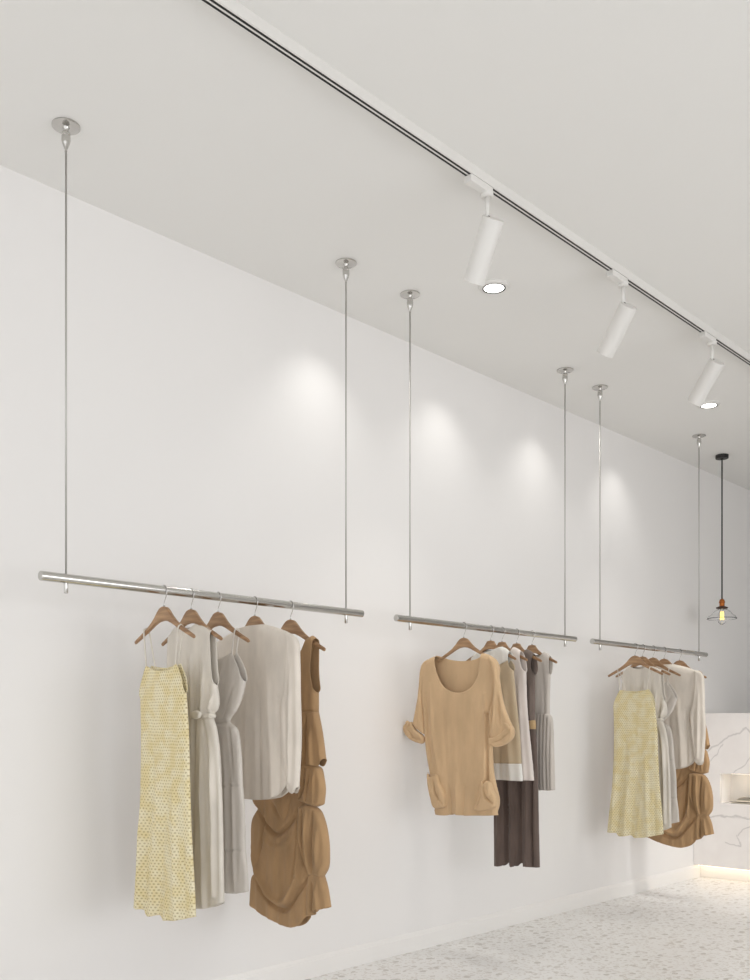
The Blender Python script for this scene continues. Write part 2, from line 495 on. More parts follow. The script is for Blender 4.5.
        so = o.modifiers.new('thickness', 'SOLIDIFY'); so.thickness = .0014; so.offset = -1
        return o
    def puff(g, name, pts, m, T=.015, R=.02, off=0, parent=None, folds=(), step=.004):
        return g.cloth(name, [('c', pts+[pts[0]])], m, T, R, folds, off, step, parent)
    def strap(g, name, fr, top, bk, m, r=.0022, parent=None, flat=1.0):
        a, t, b = g.p(fr), g.p(top), g.p(bk)
        P = [(a[0], -.0125, a[1]), ((a[0]+t[0])/2, -.012, (a[1]+t[1])/2), (t[0], -.009, t[1]-.006), (t[0], 0, t[1]),
             (t[0], .009, t[1]-.006), ((b[0]+t[0])/2, .011, (b[1]+t[1])/2), (b[0], .012, b[1])]
        P = [tuple(q) for q in catmull(P, .008)]
        bm = bmesh.new(); tube(bm, P, r, 8, flat=flat)
        return link(name, bm, m, parent or g.root)

def copytree(o, parent=None):
    c = o.copy(); COL.objects.link(c); c.parent = parent
    for ch in list(o.children): copytree(ch, c)
    return c

K1 = (2.0833, 20, 540); K2 = (3.5, 390, 600)
S1 = [s_at(x, YR) for x in (164, 191, 218, 254.7, 290.4)]
S2 = [s_at(x, YR) for x in (463.7, 490.6, 502, 516.6, 532)]
S3 = [s_at(x, YR) for x in (635, 642.5, 653, 664, 679.5)]
G1, G2, G3 = 'hangers on the nearest rail', 'hangers on the middle rail', 'hangers on the farthest rail'
hl1 = ['walnut hanger under the large yellow lace dress on the nearest rail',
       'walnut hanger of the sand dress with a cinched waist on the nearest rail',
       'walnut hanger of the pale grey slip dress on the nearest rail, third from the left',
       'walnut hanger whose arms are covered by the large oatmeal sweater on the nearest rail',
       'walnut hanger of the camel ruched dress on the nearest rail, rightmost there']
hl2 = ['wide arched walnut hanger inside the tan scoop-neck sweater on the middle rail',
       'walnut hanger of the colour-block tunic just right of the tan sweater',
       'walnut hanger of the cream sleeveless tunic on the middle rail',
       'walnut hanger of the dark taupe belted dress on the middle rail',
       'walnut hanger of the dove grey sleeveless dress, rightmost on the middle rail']
hl3 = ['walnut hanger under the small yellow lace dress on the farthest rail',
       'walnut hanger of the sand dress on the farthest rail',
       'walnut hanger of the slip dress on the farthest rail, third from its left',
       'walnut hanger whose arms run into the oatmeal sweater on the farthest rail',
       'walnut hanger of the camel dress on the farthest rail, rightmost hanger in the photo']
for s, l, k in zip(S1, hl1, (1, 1, 1, 1, 1.1)): hanger(s, l, G1, k)
hanger(S2[0], hl2[0], G2, .9)
for s, l in zip(S2[1:], hl2[1:]): hanger(s, l, G2, .84, True)
for s, l in zip(S3, hl3): hanger(s, l, G3)

R1 = []
# A: yellow crochet dress
a = G('lace_dress', S1[0], K1, 'large pale yellow lace slip dress with thin straps, leftmost on the nearest rail', 'dress', 'yellow lace dresses')
R1.append(a)
a.TS = .36
a.cloth('dress_body', [
    ('o', [(268, 262), (283, 270), (300, 273), (318, 268), (330, 257)], [(268, 262), (300, 266), (330, 257)]),
    ('o', [(330, 257), (340, 282), (346, 318)], [(330, 257), (340, 282), (346, 318)]),
    ('c', [(346, 318), (351, 400), (354, 520), (357, 610), (362, 700), (366, 785)]),
    ('o', [(366, 785), (348, 788), (330, 792), (312, 792), (297, 790), (292, 782), (278, 783), (262, 780), (258, 770), (248, 768), (238, 765)]),
    ('c', [(238, 765), (242, 700), (249, 600), (253, 440), (252, 330)]),
    ('o', [(252, 330), (257, 298), (268, 262)])], F_lace, .032, .06,
    [([(283, 430), (262, 775)], -.018, .018, 'in'), ([(312, 500), (294, 785)], -.020, .018, 'in'), ([(297, 430), (278, 780)], .010, .02, 'in'),
     ([(325, 480), (332, 790)], .010, .02, 'in'), ([(262, 500), (250, 765)], .010, .015, 'in'), ([(345, 600), (348, 785)], -.008, .012, 'in')])
a.strap('shoulder_strap', (269, 264), (263, 184), (276, 266), F_strap, .003)
a.strap('shoulder_strap', (329, 260), (335, 176), (322, 266), F_strap, .003)

# B: sand dress with cinched waist
b = G('cinched_dress', S1[1], K1, 'sand coloured sleeveless dress with cinched waist, behind the large yellow lace dress', 'dress', 'sand dresses with cinched waists')
R1.append(b)
b.TS = .44
B_up = b.cloth('bodice', [
    ('c', [(314, 196), (319, 188), (327, 180)]),
    ('o', [(327, 180), (340, 187), (356, 187), (370, 174)], [(327, 180), (345, 182), (370, 174)]),
    ('c', [(370, 174), (386, 178), (401, 188)]),
    ('o', [(401, 188), (402, 230), (404, 270), (410, 302)], [(401, 188), (404, 230), (406, 270), (410, 302)]),
    ('c', [(410, 302), (414, 330), (412, 352), (400, 366)]),
    ('o', [(400, 366), (380, 368), (350, 370), (324, 369)]),
    ('c', [(324, 369), (313, 350), (309, 330), (309, 300)]),
    ('o', [(309, 300), (312, 250), (314, 196)], [(309, 300), (309, 250), (314, 196)])], F_sand, .032, .045,
    [([(362, 220), (366, 368)], .008, .010, 'in'), ([(378, 240), (376, 368)], -.010, .008, 'in'), ([(390, 250), (386, 366)], .010, .008, 'in'),
     ([(350, 230), (356, 368)], -.008, .010, 'in'), ([(340, 230), (344, 368)], .007, .010, 'in'), ([(400, 300), (394, 364)], -.010, .007, 'in'), ([(408, 320), (400, 362)], .010, .007, 'in')])
b.cloth('skirt', [
    ('o', [(324, 367), (350, 368), (380, 366), (400, 365)]),
    ('c', [(400, 365), (409, 395), (415, 440), (419, 520), (422, 640), (424, 755)]),
    ('o', [(424, 755), (408, 763), (390, 767), (370, 767), (340, 766), (308, 762)]),
    ('c', [(308, 762), (308, 600), (312, 450), (324, 367)])], F_sand, .034, .05,
    [([(381, 372), (386, 500), (392, 762)], .014, .013, 'in'), ([(369, 372), (366, 500), (364, 764)], -.016, .012, 'none'), ([(392, 370), (404, 450), (410, 740)], .010, .010, 'in'),
     ([(387, 372), (396, 450), (402, 640)], -.012, .008), ([(352, 372), (350, 760)], .010, .012, 'in'), ([(412, 430), (417, 750)], -.006, .008)])
b.cloth('waist_tie', [('o', [(322, 363), (350, 364), (380, 362), (403, 361)]), ('c', [(403, 361), (405, 366), (403, 371)]), ('o', [(403, 371), (380, 372), (350, 373), (322, 372)]), ('c', [(322, 372), (320, 367), (322, 363)])],
        F_sand, .040, .03, step=.004)
b.puff('waist_knot', [(378, 358), (388, 355), (396, 360), (394, 370), (385, 374), (378, 368)], F_sand, .016, .014, -.042)

# C: grey slip dress
c = G('slip_dress', S1[2], K1, 'pale grey strappy slip dress between the large sand dress and oatmeal sweater, nearest rail', 'dress', 'pale grey slip dresses')
R1.append(c)
c.cloth('dress_body', [
    ('o', [(372, 238), (395, 248), (412, 250), (430, 244), (447, 235)], [(372, 238), (410, 256), (447, 235)]),
    ('o', [(447, 235), (459, 264), (470, 295)], [(447, 235), (461, 262), (470, 295)]),
    ('c', [(470, 295), (463, 325), (451, 355), (437, 377), (452, 392), (459, 430), (463, 510)]),
    ('c', [(463, 510), (467, 560), (469, 645)]), ('c', [(469, 645), (473, 690), (475, 732)]),
    ('o', [(475, 732), (455, 736), (424, 733), (390, 734), (352, 730)]),
    ('c', [(352, 730), (354, 560), (358, 430), (370, 377), (358, 345), (352, 295)]),
    ('o', [(352, 295), (360, 265), (372, 238)])], F_slip, .026, .05,
    [([(425, 385), (436, 520), (440, 730)], .010, .012, 'in'), ([(440, 385), (450, 500)], -.008, .009), ([(415, 385), (424, 730)], -.010, .010, 'in'), ([(447, 430), (455, 730)], .008, .010, 'in'),
     ([(354, 512), (400, 515), (464, 511)], -.004, .004, 'none'), ([(354, 645), (400, 648), (468, 646)], -.004, .004, 'none'), ([(365, 378), (400, 382), (438, 378)], -.008, .007, 'none'),
     ([(430, 260), (420, 300), (405, 375)], .006, .010), ([(455, 290), (440, 330), (428, 372)], -.006, .008)])
c.strap('shoulder_strap', (447, 238), (452, 184), (444, 250), F_slip, .0026)
c.strap('shoulder_strap', (373, 240), (368, 178), (376, 250), F_slip, .0026)

# D: oatmeal sweater
d = G('knit_sweater', S1[3], K1, 'large oatmeal long-sleeved fine-knit sweater on the nearest rail', 'sweater', 'oatmeal long-sleeved sweaters')
R1.append(d)
d.cloth('sweater_body', [
    ('o', [(452, 187), (465, 184), (480, 180), (495, 178), (513, 176)], [(452, 187), (480, 178), (513, 176)]),
    ('c', [(513, 176), (540, 184), (563, 194), (577, 206)]),
    ('c', [(577, 206), (574, 260), (562, 320), (551, 355), (555, 420), (560, 470), (562, 505)]),
    ('o', [(562, 505), (556, 520), (540, 534), (520, 540), (500, 541), (470, 538), (440, 536), (420, 530)]),
    ('c', [(420, 530), (424, 400), (426, 300), (408, 216)]),
    ('c', [(408, 216), (428, 201), (452, 187)])], F_knit, .036, .07,
    [([(520, 250), (530, 400), (535, 535)], .008, .02, 'in'), ([(545, 330), (546, 420), (548, 525)], -.010, .010), ([(505, 300), (505, 538)], -.007, .018, 'in'), ([(480, 300), (478, 538)], .006, .018, 'in')], wav=.0004)
def dsl(nm, segs, off, fo=()):
    if off < -.018:
        segs = [(q[0], [(x+4, y) for x, y in q[1]]) for q in segs]; fo = [([(x+4, y) for x, y in q[0]],)+tuple(q[1:]) for q in fo]
    return d.cloth(nm, segs, F_knit, .026, .026, fo, off)
sl = dsl('sleeve', [
    ('c', [(560, 193), (575, 199), (584, 212), (587, 260), (588, 330), (590, 400), (588, 460), (585, 512)]),
    ('o', [(585, 512), (577, 524), (570, 523), (563, 510)]),
    ('c', [(563, 510), (558, 460), (553, 400), (551, 352), (557, 310), (562, 250), (560, 193)])], -.022,
    [([(572, 230), (573, 330), (571, 505)], .008, .010, 'in'), ([(562, 330), (562, 480)], -.006, .008)])
d.cloth('cuff', [('c', [(589, 508), (589, 514)]), ('o', [(589, 514), (583, 527), (575, 525), (567, 512)]), ('c', [(567, 512), (567, 507)]), ('o', [(567, 507), (577, 518), (589, 508)])], F_knit, .020, .02, (), -.024, .004, parent=sl)
dsl('sleeve', [
    ('c', [(424, 203), (408, 213), (399, 235), (396, 300), (396, 400), (393, 515)]),
    ('o', [(393, 515), (402, 524), (415, 518)]),
    ('c', [(415, 518), (424, 400), (428, 300), (424, 203)])], .006)

# E: camel ruched dress
e = G('ruched_dress', S1[4], K1, 'large camel brown ruched dress with puffed side drapes, rightmost on the nearest rail', 'dress', 'camel ruched dresses')
R1.append(e)
e.fk = 2.0
e.cloth('dress_body', [
    ('o', [(512, 191), (522, 240), (540, 268), (560, 276), (582, 262), (592, 235), (603, 203)], [(512, 191), (535, 225), (560, 235), (585, 225), (603, 203)]),
    ('c', [(603, 203), (610, 199), (617, 204)]),
    ('o', [(617, 204), (613, 240), (611, 275), (620, 318)], [(617, 204), (616, 245), (616, 280), (620, 318)]),
    ('c', [(620, 318), (620, 360), (618, 400), (612, 450), (606, 500), (603, 550), (610, 600), (612, 660), (610, 700), (612, 745), (606, 765), (603, 782)]),
    ('o', [(603, 782), (590, 799), (572, 806), (550, 800), (520, 785), (498, 770), (481, 757)]),
    ('c', [(481, 757), (483, 725), (486, 700), (494, 690)]),
    ('c', [(494, 690), (487, 672), (484, 620), (487, 580), (498, 560)]),
    ('c', [(498, 560), (488, 545), (488, 480), (490, 400), (492, 318)]),
    ('o', [(492, 318), (500, 260), (501, 192)]),
    ('c', [(501, 192), (506, 188), (512, 191)])], F_camel, .036, .04,
    [([(500, 560), (520, 595), (538, 612), (560, 600), (592, 556)], -.014, .010), ([(500, 570), (515, 620), (540, 640), (570, 620), (592, 570)], .003, .014),
     ([(494, 690), (510, 730), (540, 765), (562, 768), (585, 735), (610, 700)], -.016, .010), ([(488, 640), (505, 700), (535, 745), (560, 752), (585, 700), (600, 640)], .012, .016),
     ([(587, 565), (584, 640), (572, 720)], -.012, .007), ([(598, 570), (597, 650), (606, 695)], -.012, .007), ([(592, 565), (590, 650), (590, 715)], .010, .007), ([(604, 575), (604, 680)], .010, .007),
     ([(515, 570), (510, 620), (500, 680)], -.007, .008), ([(530, 545), (548, 580)], -.006, .010), ([(570, 540), (556, 585)], -.006, .010), ([(530, 640), (540, 745)], .005, .03)])
def ruf(segs, off, T=.03, R=.022, fo=()): return e.cloth('side_ruffle', segs, F_camel, T, R, fo, off, .005)
ruf([('o', [(594, 366), (604, 358), (624, 358)]), ('c', [(624, 358), (632, 400), (639, 455)]), ('o', [(639, 455), (631, 471), (616, 468), (602, 472), (596, 465)]), ('c', [(596, 465), (593, 410), (594, 366)])], -.012, .034, .024,
    [([(606, 362), (602, 468)], -.022, .006, 'in'), ([(616, 380), (620, 468)], .008, .008, 'in')])
ruf([('c', [(592, 472), (605, 466), (630, 473), (636, 495), (639, 520), (636, 552)]), ('c', [(636, 552), (622, 556), (604, 550), (587, 542)]), ('c', [(587, 542), (588, 505), (592, 472)])], -.014, .036, .024,
    [([(604, 474), (600, 520), (590, 542)], -.014, .005), ([(615, 478), (606, 545)], -.012, .005), ([(625, 480), (622, 550)], .006, .007)])
ruf([('c', [(590, 554), (608, 550), (628, 560), (640, 588), (646, 620), (648, 650), (646, 684), (636, 703)]), ('c', [(636, 703), (622, 698), (612, 700)]), ('c', [(612, 700), (598, 660), (588, 611), (590, 554)])], -.016, .040, .030,
    [([(600, 560), (600, 640), (612, 695)], -.016, .005), ([(610, 562), (612, 640), (616, 692)], .010, .007), ([(622, 565), (618, 640), (620, 690)], -.016, .006), ([(634, 600), (632, 680)], .008, .010)])
ruf([('c', [(608, 695), (622, 690), (636, 696)]), ('c', [(636, 696), (644, 725), (650, 764)]), ('o', [(650, 764), (636, 768), (622, 770), (616, 779), (605, 783)]), ('c', [(605, 783), (604, 745), (608, 695)])], -.012, .034, .026,
    [([(618, 708), (617, 775)], -.016, .006, 'in'), ([(628, 708), (634, 765)], .010, .008, 'in')])

# rack 2 -------------------------------------------------------------
f = G('scoop_neck_sweater', S2[0], K2, 'tan scoop-neck sweater with rolled sleeves and sagging hip pockets on the middle rail', 'sweater')
fb = f.cloth('sweater_body', [
    ('o', [(163, 195), (168, 235), (180, 275), (200, 306), (225, 320), (250, 325), (275, 319), (295, 304), (312, 275), (321, 235), (325, 185)], [(163, 195), (200, 208), (250, 213), (295, 205), (325, 185)]),
    ('c', [(325, 185), (350, 193), (374, 212), (384, 240)]),
    ('c', [(384, 240), (376, 330), (356, 402), (357, 480), (360, 560), (364, 610), (372, 650), (383, 700), (380, 728), (376, 740), (377, 753)]),
    ('o', [(377, 753), (350, 754), (320, 754), (290, 754), (268, 754), (245, 751), (225, 746), (213, 752), (190, 753), (161, 750)]),
    ('c', [(161, 750), (158, 735), (160, 720), (152, 690), (147, 650), (142, 610), (130, 540), (124, 480), (119, 400), (110, 300), (116, 232)]),
    ('c', [(116, 232), (138, 206), (163, 195)])], F_tan, .040, .055,
    [([(150, 300), (158, 450), (178, 610)], .008, .014), ([(135, 330), (142, 480), (160, 600)], -.008, .010), ([(340, 330), (345, 480), (340, 620)], .008, .012), ([(347, 400), (346, 520), (347, 640)], -.020, .009, 'none'),
     ([(215, 640), (222, 748)], -.010, .014, 'in'), ([(240, 600), (244, 750)], .008, .018, 'in'), ([(270, 640), (262, 752)], -.008, .012, 'in'), ([(300, 350), (305, 600)], -.004, .02), ([(190, 340), (205, 600)], -.004, .02)], step=.005, wav=.0008)
# collar edge
cp = [f.p(q) for q in [(163, 195), (168, 235), (180, 275), (200, 306), (225, 320), (250, 325), (275, 319), (295, 304), (312, 275), (321, 235), (325, 185)]]
sL = f.cloth('sleeve', [
    ('c', [(137, 207), (120, 222), (111, 250), (107, 300), (102, 345), (95, 385), (86, 430)]),
    ('o', [(86, 430), (104, 452), (127, 470)]),
    ('c', [(127, 470), (122, 400), (119, 330), (126, 260), (137, 207)])], F_tan, .024, .022, [([(112, 320), (108, 440)], .006, .008)], -.010, .005)
f.puff('rolled_cuff', [(82, 426), (64, 433), (57, 448), (64, 470), (80, 488), (105, 500), (122, 502), (127, 485), (118, 470), (100, 456), (90, 442)], F_tan, .030, .014, -.016, sL, [([(70, 440), (92, 478), (122, 492)], -.006, .004)])
f.puff('sleeve_tab', [(70, 428), (76, 422), (84, 428), (80, 440), (72, 438)], F_tan, .010, .006, -.036, sL, step=.003)
sR = f.cloth('sleeve', [
    ('c', [(353, 194), (373, 206), (385, 228), (392, 270), (401, 330), (413, 380), (425, 412), (438, 440)]),
    ('o', [(438, 440), (405, 470), (365, 484)]),
    ('c', [(365, 484), (361, 440), (359, 402), (373, 340), (373, 260), (353, 194)])], F_tan, .028, .026,
    [([(385, 300), (381, 390), (375, 470)], .008, .008), ([(395, 340), (399, 440)], -.010, .008), ([(377, 330), (369, 460)], -.009, .005)], -.024, .005)
f.puff('rolled_cuff', [(362, 482), (363, 500), (377, 514), (403, 511), (430, 496), (443, 478), (445, 458), (437, 440), (423, 448), (405, 464), (385, 476)], F_tan, .034, .014, -.028, sR, [([(367, 500), (400, 492), (435, 465)], -.006, .004)])
f.puff('sleeve_tab', [(421, 430), (431, 432), (439, 446), (437, 456), (429, 448)], F_tan, .010, .006, -.050, sR, step=.003)
f.puff('hip_pocket', [(141, 602), (150, 618), (160, 611), (176, 612), (186, 640), (200, 670), (207, 700), (205, 722), (185, 729), (165, 726), (153, 690), (145, 650)], F_tan, .030, .018, -.022, fb,
       [([(165, 625), (175, 680), (200, 715)], -.010, .005), ([(152, 640), (165, 700)], .006, .006), ([(185, 660), (180, 720)], -.006, .005)])
f.puff('hip_pocket', [(332, 622), (340, 642), (348, 632), (361, 636), (372, 665), (384, 695), (380, 722), (355, 735), (325, 738), (305, 731), (318, 700), (328, 660)], F_tan, .032, .018, -.022, fb,
       [([(342, 650), (350, 690), (378, 712)], -.012, .005), ([(335, 650), (328, 700), (315, 728)], -.008, .005), ([(360, 650), (365, 690)], .008, .006)])

g = G('colour_block_tunic', S2[1], K2, 'sleeveless tunic with pale yoke, beige middle and white hem band, right of the tan sweater', 'tunic')
g.cloth('yoke', [
    ('c', [(290, 197), (300, 186), (312, 176)]),
    ('o', [(312, 176), (328, 184), (350, 181), (375, 170), (394, 163)], [(312, 176), (350, 174), (394, 163)]),
    ('c', [(394, 163), (408, 170), (420, 180)]),
    ('o', [(420, 180), (418, 196), (418, 211)], [(420, 180), (426, 196), (428, 211)]),
    ('o', [(418, 211), (400, 221), (380, 229), (340, 236), (286, 232)], [(428, 211), (380, 229), (286, 232)]),
    ('o', [(286, 232), (290, 197)])], F_whitec, .026, .04)
gb = g.cloth('tunic_body', [
    ('o', [(276, 232), (340, 236), (380, 229), (400, 221), (418, 211)]),
    ('o', [(418, 211), (422, 232), (434, 248)], [(418, 211), (430, 228), (434, 248)]),
    ('c', [(434, 248), (438, 300), (446, 380), (455, 470), (461, 573)]),
    ('o', [(461, 573), (400, 572), (340, 571), (258, 569)]),
    ('c', [(258, 569), (262, 450), (270, 262)]),
    ('o', [(270, 262), (276, 232)])], F_beige, .026, .05, [([(400, 260), (410, 400), (425, 570)], .008, .02, 'in'), ([(385, 300), (388, 570)], -.006, .015, 'in')], wav=.0005)
g.cloth('hem_band', [
    ('o', [(258, 569), (340, 571), (400, 572), (461, 573)]),
    ('c', [(461, 573), (465, 634)]),
    ('o', [(465, 634), (400, 630), (340, 629), (254, 627)]),
    ('c', [(254, 627), (258, 569)])], F_whitec, .0275, .05, [([(424, 573), (430, 632)], .008, .02, 'none'), ([(388, 573), (390, 630)], -.006, .015, 'none')], parent=gb, wav=.0005)

h = G('sleeveless_tunic', S2[2], K2, 'cream sleeveless flared tunic between the colour-block tunic and the dark taupe dress', 'tunic')
h.cloth('tunic_body', [
    ('c', [(326, 192), (338, 182), (354, 176)]),
    ('o', [(354, 176), (368, 196), (392, 203), (418, 192), (434, 164)], [(354, 176), (392, 186), (434, 164)]),
    ('c', [(434, 164), (448, 170), (460, 179)]),
    ('o', [(460, 179), (460, 210), (466, 236), (477, 252)], [(460, 179), (470, 210), (474, 236), (477, 252)]),
    ('c', [(477, 252), (479, 350), (490, 480), (501, 590), (504, 632)]),
    ('o', [(504, 632), (465, 630), (400, 626), (322, 622)]),
    ('c', [(322, 622), (318, 450), (316, 260)]),
    ('o', [(316, 260), (324, 230), (326, 192)])], F_cream, .028, .045, [([(455, 260), (462, 400), (478, 630)], .010, .014, 'in'), ([(445, 300), (460, 630)], -.010, .012, 'in')], wav=.0005)

i_ = G('belted_dress', S2[3], K2, 'long dark taupe sleeveless dress with tan belt and pleated skirt on the middle rail', 'dress')
i_.cloth('bodice', [
    ('c', [(388, 192), (400, 183), (414, 177)]),
    ('o', [(414, 177), (428, 196), (446, 202), (464, 194), (479, 172)], [(414, 177), (446, 186), (479, 172)]),
    ('c', [(479, 172), (493, 178), (505, 189)]),
    ('o', [(505, 189), (499, 215), (499, 240), (509, 262)], [(505, 189), (510, 215), (512, 240), (509, 262)]),
    ('c', [(509, 262), (508, 340), (507, 422)]),
    ('o', [(507, 422), (440, 420), (382, 420)]),
    ('c', [(382, 420), (379, 340), (378, 262)]),
    ('o', [(378, 262), (386, 230), (388, 192)])], F_brown, .028, .045, [([(480, 250), (484, 420)], -.008, .010, 'in'), ([(494, 280), (497, 420)], .007, .010, 'in')])
i_.cloth('belt', [('o', [(381, 419), (440, 420), (508, 421)]), ('c', [(508, 421), (510, 438), (510, 454)]), ('o', [(510, 454), (440, 454), (379, 453)]), ('c', [(379, 453), (379, 436), (381, 419)])], F_belt, .033, .045, step=.005)
i_.cloth('skirt', [
    ('o', [(379, 452), (440, 452), (510, 452)]),
    ('c', [(510, 452), (516, 600), (520, 800), (523, 936)]),
    ('o', [(523, 936), (500, 934), (478, 932), (470, 932), (464, 922), (455, 921), (440, 932), (428, 932), (422, 922), (410, 921), (396, 930), (366, 930)]),
    ('c', [(366, 930), (366, 700), (372, 560), (379, 452)])], F_pleat, .036, .04,
    [([(400, 460), (412, 640), (415, 930)], -.034, .011, 'in'), ([(432, 460), (434, 930)], .012, .012, 'in'), ([(450, 460), (460, 640), (462, 930)], -.034, .011, 'in'), ([(484, 470), (486, 930)], .010, .014, 'in'),
     ([(500, 480), (503, 930)], -.014, .008, 'in'), ([(385, 480), (386, 930)], .008, .012, 'in')], step=.005)

j = G('sleeveless_dress', S2[4], K2, 'dove grey sleeveless dress with gathered skirt, rightmost on the middle rail', 'dress')
j.cloth('bodice', [
    ('c', [(445, 200), (456, 190), (470, 182)]),
    ('o', [(470, 182), (484, 200), (505, 206), (525, 200), (541, 181)], [(470, 182), (505, 192), (541, 181)]),
    ('c', [(541, 181), (552, 187), (561, 195)]),
    ('o', [(561, 195), (560, 225), (562, 262)], [(561, 195), (565, 225), (562, 262)]),
    ('c', [(562, 262), (560, 330), (559, 402)]),
    ('o', [(559, 402), (505, 402), (448, 401)]),
    ('c', [(448, 401), (446, 330), (440, 262)]),
    ('o', [(440, 262), (444, 230), (445, 200)])], F_grey, .026, .045, [([(540, 220), (545, 400)], -.005, .012, 'in')])
j.cloth('skirt', [
    ('o', [(448, 399), (505, 399), (559, 399)]),
    ('c', [(559, 399), (568, 412), (572, 480), (576, 600), (578, 664)]),
    ('o', [(578, 664), (560, 667), (540, 665), (520, 667), (480, 666), (436, 664)]),
    ('c', [(436, 664), (438, 540), (440, 420), (448, 399)])], F_grey, .032, .04, rip=.004, ripw=.022)

# farthest rail: the same five garments again --------------------------
lab3 = ['small pale yellow lace slip dress, leftmost on the farthest rail',
        'sand cinched-waist dress behind the small yellow lace dress on the farthest rail',
        'pale grey strappy slip dress, half hidden between sand dress and sweater on the farthest rail',
        'small oatmeal long-sleeved fine-knit sweater on the farthest rail, in front of the marble counter',
        'small camel brown ruched dress beside the marble counter on the farthest rail']
for q, s, l in zip(R1, S3, lab3):
    o = copytree(q.root); o.location = (s, YR, RZ); o['label'] = l

# ------------------------------------------------------------------ lighting track
tr = empty('lighting_track', (3, YT, CEIL), 0, label='long white ceiling track rail with dark conductor slots, carrying the spotlights', cat='track')
TW, THh = .018, .036
bm = bmesh.new()
prof = [(-TW, 0), (-TW, -THh), (-.0125, -THh), (-.0125, -THh+.01), (-.003, -THh+.01), (-.003, -THh), (.003, -THh), (.003, -THh+.01), (.0125, -THh+.01), (.0125, -THh), (TW, -THh), (TW, 0)]
RRg = []
for x in (-4.5, 5.5): RRg.append([bm.verts.new((x, y, z)) for y, z in prof])
for k in range(len(prof)): bm.faces.new((RRg[0][k], RRg[0][(k+1) % len(prof)], RRg[1][(k+1) % len(prof)], RRg[1][k]))
bmesh.ops.recalc_face_normals(bm, faces=bm.faces[:])
link('track_profile', bm, M_white, tr, smooth=False)
for y in (-.00775, .00775):
    bbox('conductor_slot', (-4.5, y-.0046, -THh+.0006), (5.5, y+.0046, -THh+.0098), M_slot, tr)

def spot(px, py_unused, a, bdn, c, label, Ls=.225):
    X = s_at(px, YT)
    r = empty('track_spotlight', (X, YT, CEIL-THh), 0, label=label, cat='spotlight', group='white spotlights on the ceiling track')
    bm = bmesh.new(); box(bm, (-.115, -.0165, -.026), (.016, .0165, -.0005)); bevel(bm, .004)
    link('track_adapter', bm, M_white, r, smooth=False)
    bm = bmesh.new(); lathe(bm, [(.0235, -.019), (.0235, -.034), (.020, -.038)], 28); autosmooth(link('swivel_collar', bm, M_white, r))
    D = Vector((c, a, -bdn)).normalized()
    Pp = Vector((0, 0, -.112))
    bm = bmesh.new(); tube(bm, [(0, 0, -.03), (0, 0, -.118)], .0085, 16); link('swivel_stem', bm, M_white, r)
    q = D.to_track_quat('Z', 'Y').to_matrix().to_4x4()
    side = Vector((0, -1, 0)); side = (side-D*side.dot(D)).normalized()
    ctr = Pp+side*.030-D*.006
    T = Matrix.Translation(ctr)@q
    bm = bmesh.new(); lathe(bm, [(.0395, 0), (.0415, .002), (.0415, Ls), (.037, Ls+.001), (.034, Ls-.006), (.030, Ls-.03)], 48, T, cap=True)
    body = autosmooth(link('lamp_barrel', bm, M_white, r), 30)
    bm = bmesh.new(); lathe(bm, [(.0295, Ls-.028), (.0295, Ls-.024)], 32, T); link('lens', bm, M_lamp, r)
    bm = bmesh.new(); lathe(bm, [(.004, -.002), (.004, .003)], 12, T@Matrix.Translation((.0, 0, 0))@Matrix.Translation(q.to_3x3().inverted()@(-side*.024))); link('adjustment_screw', bm, M_slot, r)
    return r
spot(487, 0, 1, 1.45, .35, 'white cylinder spotlight nearest the camera, largest on the track')
spot(623, 0, 1, 1.1, .35, 'white cylinder spotlight in the middle of the three on the track')
spot(712, 0, 1, 1.15, .35, 'white cylinder spotlight farthest along the track, by the small round downlight')

# ceiling downlights
def downlight(px, py, label):
    z = F*(CEIL-EYE)/(HZ-py); Xc = (px-CX)/F*z
    x = Xc*SN+z*C; y = z*SN-Xc*C
    r = empty('recessed_downlight', (x, y, CEIL), 0, label=label, cat='downlight', group='round downlights in the ceiling')
    bm = bmesh.new(); lathe(bm, [(.072, 0), (.072, -.004), (.066, -.011), (.056, -.013), (.052, -.010), (.052, -.004)], 56, cap=False); autosmooth(link('trim_ring', bm, M_white, r), 30)
    bm = bmesh.new(); lathe(bm, [(.053, -.0095), (.053, -.0125), (.047, -.0125), (.046, -.007)], 48, cap=False); link('inner_ring', bm, M_chrome if False else M_slot, r)
    bm = bmesh.new(); lathe(bm, [(.0465, -.009), (.0465, -.0105), (.044, -.011)], 48); link('lens', bm, M_lamp, r)
    L_ = bpy.data.lights.new('downlight_lamp', 'SPOT'); L_.energy = 38; L_.spot_size = math.radians(80); L_.spot_blend = .8; L_.shadow_soft_size = .04; L_.color = (1, .97, .92)
    lo = bpy.data.objects.new('downlight_lamp', L_); COL.objects.link(lo); lo.location = (x, y, CEIL-.02)
    return r
downlight(494, 286, 'round recessed ceiling downlight behind the nearest track spotlight')
downlight(709, 404, 'round recessed ceiling downlight, smaller, behind the farthest track spotlight')

